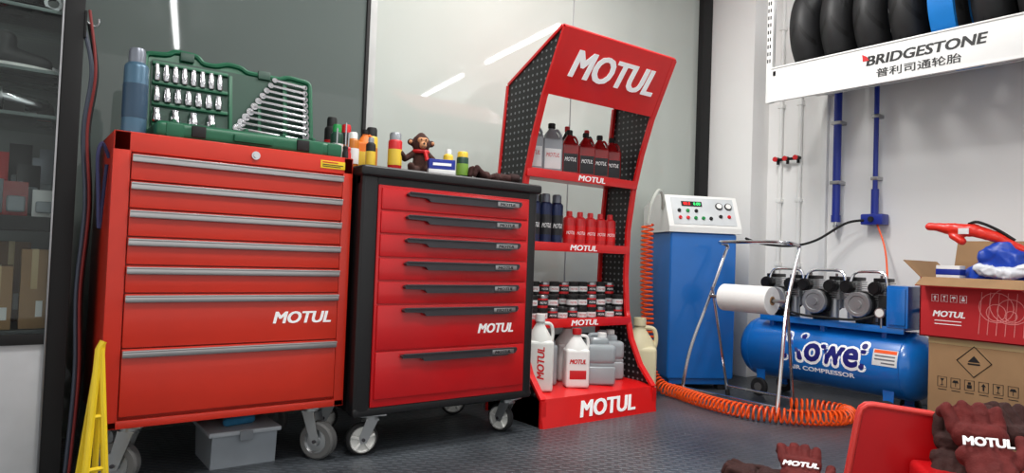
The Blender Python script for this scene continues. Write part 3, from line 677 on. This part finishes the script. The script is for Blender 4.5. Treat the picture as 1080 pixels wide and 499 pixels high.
def glove(label,loc,rot,mat,sc=1,curl=.02,text=False,fold=0.,spread=.6):
    o=thing('work_glove',label,'glove',loc,rot=rot)
    s=sc;caps=[((-.03*s,0,.024*s),(.03*s,0,.024*s),.025*s,.026*s),((-.025*s,.05*s,.026*s),(.03*s,.05*s,.026*s),.026*s,.025*s),((-.02*s,-.02*s,.024*s),(-.022*s,-.085*s,.024*s),.024*s,.023*s),((.02*s,-.02*s,.024*s),(.022*s,-.085*s,.024*s),.024*s,.023*s),((0,0,.024*s),(0,-.085*s,.024*s),.026*s,.025*s)]
    for k,(x,ln) in enumerate(((-.043,.056),(-.015,.074),(.013,.070),(.040,.052))):
        f_=fold*(.7+.2*((k*7)%3))
        a=(x*s,.065*s,.03*s); b=(x*(1+.14*spread)*s,(.07+ln*.6)*s,(.032+curl)*s); c=(x*(1+.26*spread)*s,(.07+ln*(1-.6*f_))*s,(.022+curl*.2*f_)*s)
        caps+= [(a,b,.0145*s,.0136*s),(b,c,.0136*s,.0118*s)]
    caps+=[((.042*s,-.02*s,.024*s),(.070*s,.012*s,.026*s),.017*s,.0155*s),((.070*s,.012*s,.026*s),(.076*s,.046*s,.026*s),.0145*s,.012*s)]
    blob('shell',mat,o,caps,.0032*s,2,2,nz=.004*s,nf=20)
    P('cuff',CUF,o,X(L([(.046*s,-.012*s),(.05*s,-.006*s),(.052*s,.03*s),(.049*s,.034*s),(.046*s,.028*s)],(0,0,0),'Y'),Matrix.Translation((0,-.105*s,.026*s))@Matrix.Diagonal((1,1,.52,1))))
    if text: P('lettering',LETW,o,TX('MOTUL',(0,.012*s,.052*s),(1,0,0),(0,1,0),.09*s,.023*s,.0025))
    return o
glove('dark red knitted work glove with white lettering on another glove',(2.0,1.135,.03),(.30,0,-1.0),GM,1.15,.012,text=True,fold=.5)
glove('dark red work glove lying flat on the floor',(2.09,1.06,0),(0,0,-1.9),GM,1.05,.012,fold=.3)
glove('dark brown work glove lying flat under another glove',(1.99,1.25,0),(0,0,.5),GK,1.0,.01,fold=.5)
def sl(x,y,z): 
    c,s=math.cos(-math.radians(53)),math.sin(-math.radians(53)); return (SGL[0]+c*x-s*y,SGL[1]+s*x+c*y,z)
glove('dark red work glove with white lettering draped over the stool',sl(.165,-.17,.20),(.62,0,-.9),GM,1.3,.015,text=True,fold=.5)
glove('dark brown work glove lying across the stool seat',sl(.31,-.10,.20),(.5,0,-.3),GK,1.3,.02,fold=.2)
glove('dark brown work glove tucked against the stool back',sl(.13,-.06,.16),(.8,.1,-1.3),GK,1.1,.02,fold=.3)
# ---------- items on cabinets ----------
can('spray_can','tall blue-grey aerosol can standing on the red cabinet',(.29,2.27,ZA),.033,.26,M('can_blue',(74,106,128),.35,.3),GR,M('can_blue_dark',(44,70,92),.4))
cx=.615
TC=thing('tool_case','open green moulded tool case standing on the red cabinet','tool case',(cx,2.44,ZA))
hw=.275
P('tray',[GREEN,DGREEN],TC,B((-hw-.0,-.235,0),(hw+.025,-.01,.05),.018,4),(B((-hw+.02,-.215,.045),(hw+.005,-.03,.053),.002),1),B((-.06,-.248,.012),(.06,-.23,.036),.006),*[B((x,-.238,.004),(x+.05,-.225,.046),.006) for x in(-.25,.18,.245)])
for x in(-.16,.16): P('latch',BLK2,TC,B((x-.02,-.242,.01),(x+.02,-.232,.045),.003))
for x in(-.23,-.12,-.02,.1,.2): P('tray_rib',GREEN,TC,B((x,-.21,.05),(x+.012,-.04,.062),.003))
LT=Matrix.Translation((0,.0,.03))@Matrix.Rotation(-math.radians(10),4,'X')
def xz(pts,y0,y1):
    return X(panel(pts,y0,y1),LT)
outl=rnd([(-hw,0),(hw,0),(hw,.282),(.19,.290),(.165,.276),(.045,.278),(.03,.292),(-.02,.297),(-.055,.280),(-.10,.280),(-.115,.304),(-.19,.306),(-.205,.290),(-hw,.282)],.018)
inn=rnd([(-hw+.017,.014),(hw-.017,.014),(hw-.017,.266),(.03,.266),(-.02,.268),(-hw+.017,.266)],.012)
P('lid',[GREEN,DGREEN],TC,xz(outl,0.002,.055),(xz(inn,-.004,.01),1),X(T([(x,0.0,z) for x,z in outl],.009,8,True),LT))
for x,z in((-.15,.294),(.105,.280)): P('lid_latch',DGREEN,TC,X(B((x-.022,-.012,z-.02),(x+.022,.0,z+.012),.004),LT))
P('clip_ribs',GREEN,TC,*[X(B((-hw+.02,-.014,z),(-.02,-.001,z+.012),.003),LT) for z in(.035,.105,.178,.245)],X(B((-.018,-.016,.01),(-.006,.002,.25),.003),LT),X(B((.17,-.012,.02),(.185,-.001,.255),.003),LT),X(B((.08,-.012,.02),(.092,-.001,.17),.003),LT))
LTW=Matrix.Translation((cx,2.44,ZA))@LT
g='chrome sockets clipped in the tool case lid'
for row,(z,n,r_,hh) in enumerate(((.188,8,.0095,.056),(.116,7,.0115,.048),(.046,4,.0155,.045))):
    for k in range(n):
        x=-hw+.033+k*(.222/n)
        o=P('socket',[CHROME,BLK2],None,L([(r_*.8,0),(r_,.004),(r_,hh*.5),(r_*.86,hh*.6),(r_*.86,hh),(0,hh)],(x,-.014,z),seg=16),(C((x,-.014,z-.001),(x,-.014,z),r_*.7,seg=12),1))
        loc=o.location.copy(); o.matrix_world=LTW@Matrix.Translation(loc)
        tag(o,'chrome socket clipped in the green case lid','socket',g)
o=P('ratchet_handle',[CHROME,BLK2],None,C((-.14,-.014,.03),(-.05,-.014,.025),.008),(C((-.09,-.014,.027),(-.025,-.014,.022),.012,bev=.003),1),C((-.15,-.024,.03),(-.15,-.004,.03),.018))
loc=o.location.copy(); o.matrix_world=LTW@Matrix.Translation(loc); tag(o,'chrome ratchet handle with black grip in the case lid','ratchet')
g='combination wrenches clipped in the tool case lid'
for k in range(10):
    a=Vector((.140-.0145*k,-.014,.262-.0222*k)); b=Vector((.250,-.014,.254-.0228*k))
    rr=.0095+.0006*k
    o=P('wrench',CHROME,None,T([a,b],.0058,8),C(a-Vector((0,.003,0)),a+Vector((0,.003,0)),rr,seg=14),L([(rr*.5,-.003),(rr,-.003),(rr,.003),(rr*.5,.003),(rr*.5,-.003)],b,'Y',14))
    loc=o.location.copy(); o.matrix_world=LTW@Matrix.Translation(loc); tag(o,'chrome combination wrench clipped in the green case lid','wrench',g)
ztop=.996
gg='bottles and spray cans on the black cabinet'
AMB=M('amber',(190,110,30),.35); ORB=M('orange_box',(235,120,30),.5); CY=M('can_yellow',(225,190,60),.4)
can('spray_can','black aerosol can with red label beside the tool case',(1.0,2.53,ztop),.027,.22,BLK2,BLK2,RL,gg,'MOTUL')
can('spray_can','dark green aerosol can beside the tool case',(.99,2.45,ztop),.024,.18,DGREEN,BG,WL,gg)
can('spray_can','black aerosol can with amber label',(1.06,2.53,ztop),.026,.20,BLK2,RL,AMB,gg,'MOTUL')
can('spray_can','brown and white aerosol can with pale cap',(1.035,2.40,ztop),.022,.15,AMB,WHITE,WL,gg)
can('oil_bottle','orange plastic oil bottle with black cap',(1.10,2.44,ztop),.032,.175,ORB,BLK2,CY,gg,shape='flat',rz=-.4)
can('spray_can','yellow aerosol can with black cap',(1.16,2.51,ztop),.025,.20,CY,BLK2,AMB,gg,capr=.85)
can('spray_can','short red and gold can with silver top',(1.165,2.31,ztop),.026,.155,RL,SILV,CY,gg,capr=.85)
can('spray_can','slim black aerosol can with silver cap',(1.08,2.34,ztop),.018,.13,BLK2,SILV,CY,gg,capr=.6)
can('spray_can','small yellow can with pale cap',(1.412,2.33,ztop),.02,.125,CY,WHITE,None,gg,capr=.6)
can('spray_can','dark green aerosol can with yellow cap',(1.468,2.31,ztop),.024,.12,DGREEN,CY,M('lime_label',(120,160,60),.5),gg,capr=.9)
can('screw_jar','small clear jar with blue lid behind the plush toy',(1.22,2.42,ztop),.022,.09,CLOUD,PBLUE,None,gg,capr=.95,cath='jar')
for i,(x,y,m_,hh) in enumerate(((.955,2.36,YEL,.15),(.98,2.34,BLK2,.17),(1.0,2.36,RL,.14))):
    o=thing('screwdriver','upright screwdriver with coloured grip standing beside the cans','screwdriver',(x,y,ztop),0,'screwdrivers beside the spray cans')
    P('grip',m_,o,L([(.009,0),(.011,.004),(.011,.06),(.008,.07),(.010,.08),(.006,.086)],seg=12)); P('shaft',CHROME,o,C((0,0,.08),(0,0,hh),.003,seg=8))
bx=thing('carton','blue and white cardboard packet lying in front of the plush toy','carton',(1.31,2.21,ztop),-.35)
P('body',[PBLUE,WL],bx,B((-.05,-.02,0),(.05,.02,.06),.002),(B((-.0505,-.0205,.0),(.0505,.0205,.022),.001),1)); P('print_mark',LETW,bx,B((-.035,-.0207,.036),(.035,-.02,.046),0))
PL=thing('plush_monkey','brown plush monkey with tan face sitting on the black cabinet','plush toy',(1.275,2.31,ztop),-.25)
FUR=M('brown_fur',(62,34,26),.95,var=.3,scale=60,bump=.8,bscale=250); TAN=M('tan_felt',(196,140,100),.9,bump=.3,bscale=200)
blob('body',FUR,PL,[((0,0,.035),(0,.005,.085),.034,.026),((0,0,.125),(0,0,.132),.036,.035),((-.025,0,.09),(-.065,-.015,.062),.014,.012),((-.065,-.015,.062),(-.085,-.035,.078),.012,.013),((.025,0,.09),(.058,-.02,.055),.014,.012),((.058,-.02,.055),(.06,-.05,.03),.012,.013),
 ((-.02,-.02,.022),(-.05,-.07,.018),.018,.015),((.02,-.02,.022),(.055,-.068,.018),.018,.015),((-.05,-.07,.018),(-.056,-.078,.03),.016,.014),((.055,-.068,.018),(.06,-.078,.03),.016,.014),((-.04,0,.13),(-.042,0,.132),.013,.013),((.04,0,.13),(.042,0,.132),.013,.013),((0,0,.155),(0,0,.162),.018,.01)],.0035)
blob('face',TAN,PL,[((-.009,-.026,.137),(.009,-.026,.137),.013,.013),((0,-.031,.118),(0,-.033,.118),.015,.014)],.0025)
for s in(-1,1): blob('inner_ear',TAN,PL,[((s*.044,-.008,.131),(s*.044,-.009,.131),.008,.008)],.0025)
P('eye',BLK2,PL,L([(0,-.003),(.003,-.001),(.003,.001),(0,.003)],(-.009,-.041,.139),'Y',12)); P('eye',BLK2,PL,L([(0,-.003),(.003,-.001),(.003,.001),(0,.003)],(.009,-.041,.139),'Y',12))
P('nose',BLK2,PL,L([(0,-.003),(.004,-.001),(.004,.001),(0,.003)],(0,-.047,.123),'Y',12)); P('mouth',BLK2,PL,T(cat([(-.007,-.046,.113),(0,-.048,.11),(.007,-.046,.113)]),.0008,6))
P('scarf',RL,PL,T(cat([(.028*math.cos(a),.026*math.sin(a),.096) for a in [2*math.pi*i/10 for i in range(10)]],4,True),.008,8,True),T([(.01,-.03,.095),(.018,-.036,.06)],.008,6))
glove('dark brown leather work glove resting on the black cabinet',(1.585,2.25,ztop-.0),(0,0,1.3),GK,.85,.03,fold=.5)
# ---------- under cabinet box ----------
UB=thing('storage_box','grey translucent plastic storage box with lid under the red cabinet','storage box',(.645,2.25,0))
PG=M('grey_clear_plastic',(140,147,154),.35)
P('body',PG,UB,PX([(.0,0),(.20,0),(.215,.105),(-.012,.105)],-.10,.10),smooth=10)
P('lid',M('lid_grey',(166,172,178),.4),UB,B((-.112,-.02,.103),(.112,.225,.118),.005)); P('clip',M('clip_grey',(120,126,132),.5),UB,B((-.02,-.026,.085),(.02,-.018,.116),.003))
tag(blob('rag',M('teal_rag',(40,110,150),.9,bump=.4),None,[((.60,2.29,.134),(.68,2.31,.133),.015,.015),((.62,2.35,.134),(.69,2.35,.133),.015,.015)],.004),'blue cloth folded on the storage box lid','rag')
# ---------- display case at left ----------
DC=thing('display_case','tall black-framed glass display case with shelves and pale base','display case',(-.72,2.35,0))
DW=.88
P('frame',BLK2,DC,B((DW-.05,0,0),(DW,.045,2.4),.003),B((0,0,0),(.04,.04,2.4),.003),B((DW-.03,.4,0),(DW,.43,2.4),.003),B((0,.4,0),(.03,.43,2.4),.003),B((0,0,2.37),(DW,.43,2.4),.003),B((.04,.0,.40),(DW-.045,.02,.43),.002))
P('edge_strip',STEEL,DC,B((DW-.056,-.004,0),(DW-.051,.0,2.4),.001))
P('glass_door',pane_mat(),DC,B((.04,.008,.43),(DW-.056,.012,2.37),0))
P('base_panel',M('base_pale',(196,198,200),.25),DC,B((.03,.012,.02),(DW-.04,.42,.41),.004))
SHG=pane_mat('shelf_glass',(.9,.96,.94,1),1.45); SH=M('shelf_grey',(110,124,122),.3)
P('shelf',M('shelf_base',(70,72,74),.5),DC,B((.03,.025,.42),(DW-.03,.41,.44),.002)); P('shelf',BLK2,DC,B((.03,.025,.725),(DW-.03,.41,.765),.002))
for z in(1.06,1.19,1.37):
    P('shelf',SHG,DC,B((.03,.035,z-.008),(DW-.03,.41,z),0)); P('shelf_edge',SH,DC,B((.03,.03,z-.009),(DW-.05,.035,z+.001),.001))
P('back_panel',M('case_back',(112,118,118),.3),DC,B((.02,.42,.4),(DW-.02,.425,2.38),0))
P('side_glass',M('smoked_glass',(20,24,24),.06),DC,B((DW-.014,.045,.02),(DW-.008,.40,2.37),0))
P('fill_strip',M('case_fill_glow',(255,250,240),.5,emit=9,var=0),DC,B((.05,.03,1.70),(DW-.06,.05,1.715),.002))  # glowing strip added to brighten the items inside the case
def cbox(x,y,z,sx,sy,sz,m_,lb,rz=0):
    o=thing('cardboard_box' ,lb,'cardboard box',(x,y,z),rz); P('body',m_,o,B((-sx/2,-sy/2,0),(sx/2,sy/2,sz),.002)); P('tape',M('tape',(190,165,120),.3),o,B((-.008,-sy/2-.0008,sz*.5),(.008,sy/2+.0008,sz+.0008),.0003)); P('label',WL,o,B((sx*.1,-sy/2-.001,sz*.15),(sx*.35,-sy/2,sz*.35),0)); return o
cbox(-.01,2.46,.44,.07,.13,.18,CARD,'brown cardboard carton on the lower shelf of the case')
cbox(.075,2.48,.44,.065,.15,.23,CARD,'taller brown cardboard carton on the lower shelf of the case')
cbox(.02,2.68,.44,.1,.1,.25,M('card_dark',(130,98,72),.8),'dark brown cardboard carton at the back of the case')
sh=thing('exhaust_part','chrome motorcycle exhaust part lying on a glass shelf','exhaust part',(.0,2.44,1.06))
P('pipe',CHROME,sh,T(cat([(-.1,.05,.04),(-.04,0,.05),(.02,.0,.04),(.08,.02,.035)]),.022,14)); P('bracket',BLK2,sh,B((-.02,-.03,0),(.03,.03,.03),.004),C((.06,.02,.02),(.10,.02,.03),.02)); P('clamp',STEEL,sh,L([(.025,-.006),(.028,-.006),(.028,.006),(.025,.006),(.025,-.006)],(-.03,0,.047),'X'))
def lever(x,y,z,rz):
    sh=thing('brake_lever','silver lever part with black pivot on a glass shelf','lever',(x,y,z),rz)
    P('lever',STEEL,sh,T(cat([(-.06,0,.02),(-.02,.01,.03),(.03,0,.02),(.07,-.01,.03)]),.009,10)); P('pivot',BLK2,sh,C((-.06,0,0),(-.06,0,.04),.018)); return sh
lever(.02,2.56,1.06,.1); lever(.02,2.66,1.37,-.3); lever(-.02,2.70,1.06,.5)
def mount(x,y,z,s=1,m_=None):
    sh=thing('handlebar_mount','silver clamp mount standing on a glass shelf','mount',(x,y,z))
    P('base',m_ or STEEL,sh,B((-.025*s,-.02*s,0),(.025*s,.02*s,.02*s),.003)); P('ring',CHROME,sh,L([(.016*s,-.013*s),(.026*s,-.013*s),(.026*s,.013*s),(.016*s,.013*s),(.016*s,-.013*s)],(0,0,.043*s),'Y',20))
mount(.085,2.64,1.06); mount(.08,2.5,1.06,.8,RL); mount(.10,2.7,1.19,1.1); mount(.085,2.46,1.37,.9,BLK2)
def shoe(x,y,z,m_,lb):
    o=thing('riding_shoe',lb,'shoe',(x,y,z),.2,'shoes in the display case')
    blob('upper',m_,o,[((-.05,0,.035),(-.045,0,.08),.033,.03),((-.04,0,.035),(.05,0,.028),.033,.025)],.004); P('sole',WHITE,o,X(L([(.085,0),(.09,.005),(.085,.014)],(0,0,0)),Matrix.Diagonal((1,.42,1,1))))
shoe(.02,2.44,1.19,M('shoe_black',(34,34,36),.5),'black riding shoe on the glass shelf'); shoe(.02,2.56,1.19,M('grey_shoe',(150,150,152),.7),'grey riding shoe on the glass shelf'); shoe(-.0,2.67,1.19,KR,'dark red riding shoe at the back of the glass shelf')
hm=thing('cap','black fabric cap lying on the top visible shelf','cap',(.0,2.5,1.37)); blob('crown',M('cap_black',(36,36,38),.8),hm,[((0,0,.04),(.02,0,.045),.055,.05)],.005); P('brim',BLK2,hm,X(L([(.08,0),(.085,.004),(.07,.01)],(.03,-.03,.01)),Matrix.Diagonal((1,.8,1,1))))
def pack(x,y,z,m1,lb,rz=0,h_=.12):
    o=thing('blister_pack',lb,'packet',(x,y,z),rz); P('card',m1,o,B((-.03,-.003,0),(.03,.003,h_),.001)); P('blister',PG,o,B((-.022,-.022,.012),(.022,-.003,h_*.58),.007,3)); return o
pack(.09,2.43,.765,WL,'white blister pack standing on the black shelf',0,.08); pack(.02,2.43,.765,KR,'dark red blister pack on the black shelf',.1,.10); pack(.05,2.53,.765,KK,'black blister pack on the black shelf',.2,.16); pack(-.03,2.6,.765,RL,'red packet at the back of the shelf',0,.2); pack(.09,2.6,.765,GR,'grey blister pack on the black shelf',0,.19); pack(.03,2.7,.765,KK,'black packet at the back of the shelf',0,.24); pack(.11,2.7,.765,GR,'grey packet at the back of the shelf',0,.23)
YS=thing('folding_stand','narrow yellow folding metal stand leaning beside the red cabinet','stand',(.205,2.05,0),.2)
P('frame',YEL,YS,T([(-.03,-.05,.01),(.005,0,.42),(.015,.0,.44)],.009),T([(.026,-.05,.01),(.01,0,.42)],.009))
for z,w_,y_ in((.12,.02,-.038),(.25,.01,-.022)): P('rung',YEL,YS,T([(-w_-.001,y_,z),(w_,y_,z)],.006))
P('rear_frame',YEL,YS,T([(-.02,.05,.01),(.01,.005,.43)],.008),T([(.026,.05,.01),(.014,.005,.43)],.008))
tag(P('tow_strap',M('strap_purple',(52,54,92),.8,bump=.3),None,T(cat([(.229,2.24,.94),(.21,2.235,.98),(.20,2.23,.94),(.205,2.23,.85),(.21,2.23,.76),(.213,2.23,.74),(.217,2.235,.8),(.224,2.24,.92)],6),.005)),'purple-grey strap hanging from the cabinet edge','strap')
# cables hanging between the case frame and the red cabinet
for k,(x,y,mm,rr,lb) in enumerate(((.172,2.36,M('cable_grey',(70,76,90),.6),.006,'grey cable hanging down the black case frame'),(.185,2.38,BLK2,.007,'black cable hanging down the black case frame'),(.180,2.34,M('cable_red',(120,30,28),.6),.004,'thin red cable looping down the black case frame'))):
    tag(P('cable',mm,None,T(cat([(x-.01,y,1.32+.03*k),(x+.012,y-.01,1.2),(x+.0,y,1.02),(x+.014,y-.005,.8),(x+.004,y,.55),(x+.012,y,.3),(x,y,.0+rr)],8),rr)),lb,'cable')
hb=thing('cable_hook','small black hook fixed to the case frame holding cables','hook',(.165,2.36,1.33)); P('plate',BLK2,hb,B((-.006,-.015,-.03),(0,.015,.05),.002)); P('hook',STEEL,hb,T(cat([(0,0,.02),(.02,0,.01),(.03,0,.02),(.03,0,.035)]),.003))
# ---------- lamps ----------
TUBE=M('tube_glow',(255,255,255),.5,emit=30.,var=0)
def lamp(a,b,lb):
    a=Vector(a);b=Vector(b);c=(a+b)/2
    o=thing('ceiling_light',lb,'light',(c.x,c.y,2.7)); 
    P('tube',TUBE,o,T([a-Vector((c.x,c.y,2.7)),b-Vector((c.x,c.y,2.7))],.022,10)); P('housing',WPAINT,o,T([a-Vector((c.x,c.y,2.7-.03)),b-Vector((c.x,c.y,2.7-.03))],.03,6))
    for t in(.15,.85): P('hanger',STEEL,o,C((a.lerp(b,t)-Vector((c.x,c.y,2.67))),(a.lerp(b,t).x-c.x,a.lerp(b,t).y-c.y,0),.004))
    return o
lamp((3.35,1.75,2.5),(3.51,.55,2.5),'long white tube lamp hung below the ceiling')
lamp((3.59,.0,2.5),(3.76,-1.1,2.5),'long white tube lamp hung below the ceiling')
lamp((1.18,-1.07,2.5),(.9,.3,2.5),'long white tube lamp hung below the ceiling')
def area(loc,size,e,rot=(0,0,0),col=(1,.985,.96)):  # area lights added under the ceiling as fill, kept out of the glass reflections
    l=bpy.data.lights.new('fill_area_light','AREA'); l.shape='RECTANGLE'; l.size=size[0];l.size_y=size[1]; l.energy=e; l.color=col
    o=bpy.data.objects.new('fill_area_light',l); COL.objects.link(o); o.location=loc;o.rotation_euler=rot; o['label']='added overhead area light for fill'; o['category']='light'; return o
area((.7,.95,2.66),(.8,.3),34); area((1.95,1.85,2.66),(1.1,.3),50)
wd=bpy.data.worlds.new('w'); S.world=wd; wd.use_nodes=True; wd.node_tree.nodes['Background'].inputs[0].default_value=(.9,.9,.89,1); wd.node_tree.nodes['Background'].inputs[1].default_value=1.05
# ---------- camera ----------
th=math.radians(1.7);rho=math.radians(2.1)
F=Vector((.6*math.cos(th),.8*math.cos(th),math.sin(th))); R=Vector((.8,-.6,0)); U=R.cross(F)
cr=R*math.cos(rho)+U*math.sin(rho); cu_=U*math.cos(rho)-R*math.sin(rho)
cam=bpy.data.cameras.new('camera'); cam.sensor_width=36; cam.lens=36*713/1080; cam.clip_start=.02
co=bpy.data.objects.new('camera',cam); COL.objects.link(co)
mt=Matrix((cr,cu_,-F)).transposed().to_4x4(); mt.translation=(0,0,.7); co.matrix_world=mt; S.camera=co
S.view_settings.view_transform='Standard'; S.view_settings.look='None'; S.view_settings.exposure=-.05
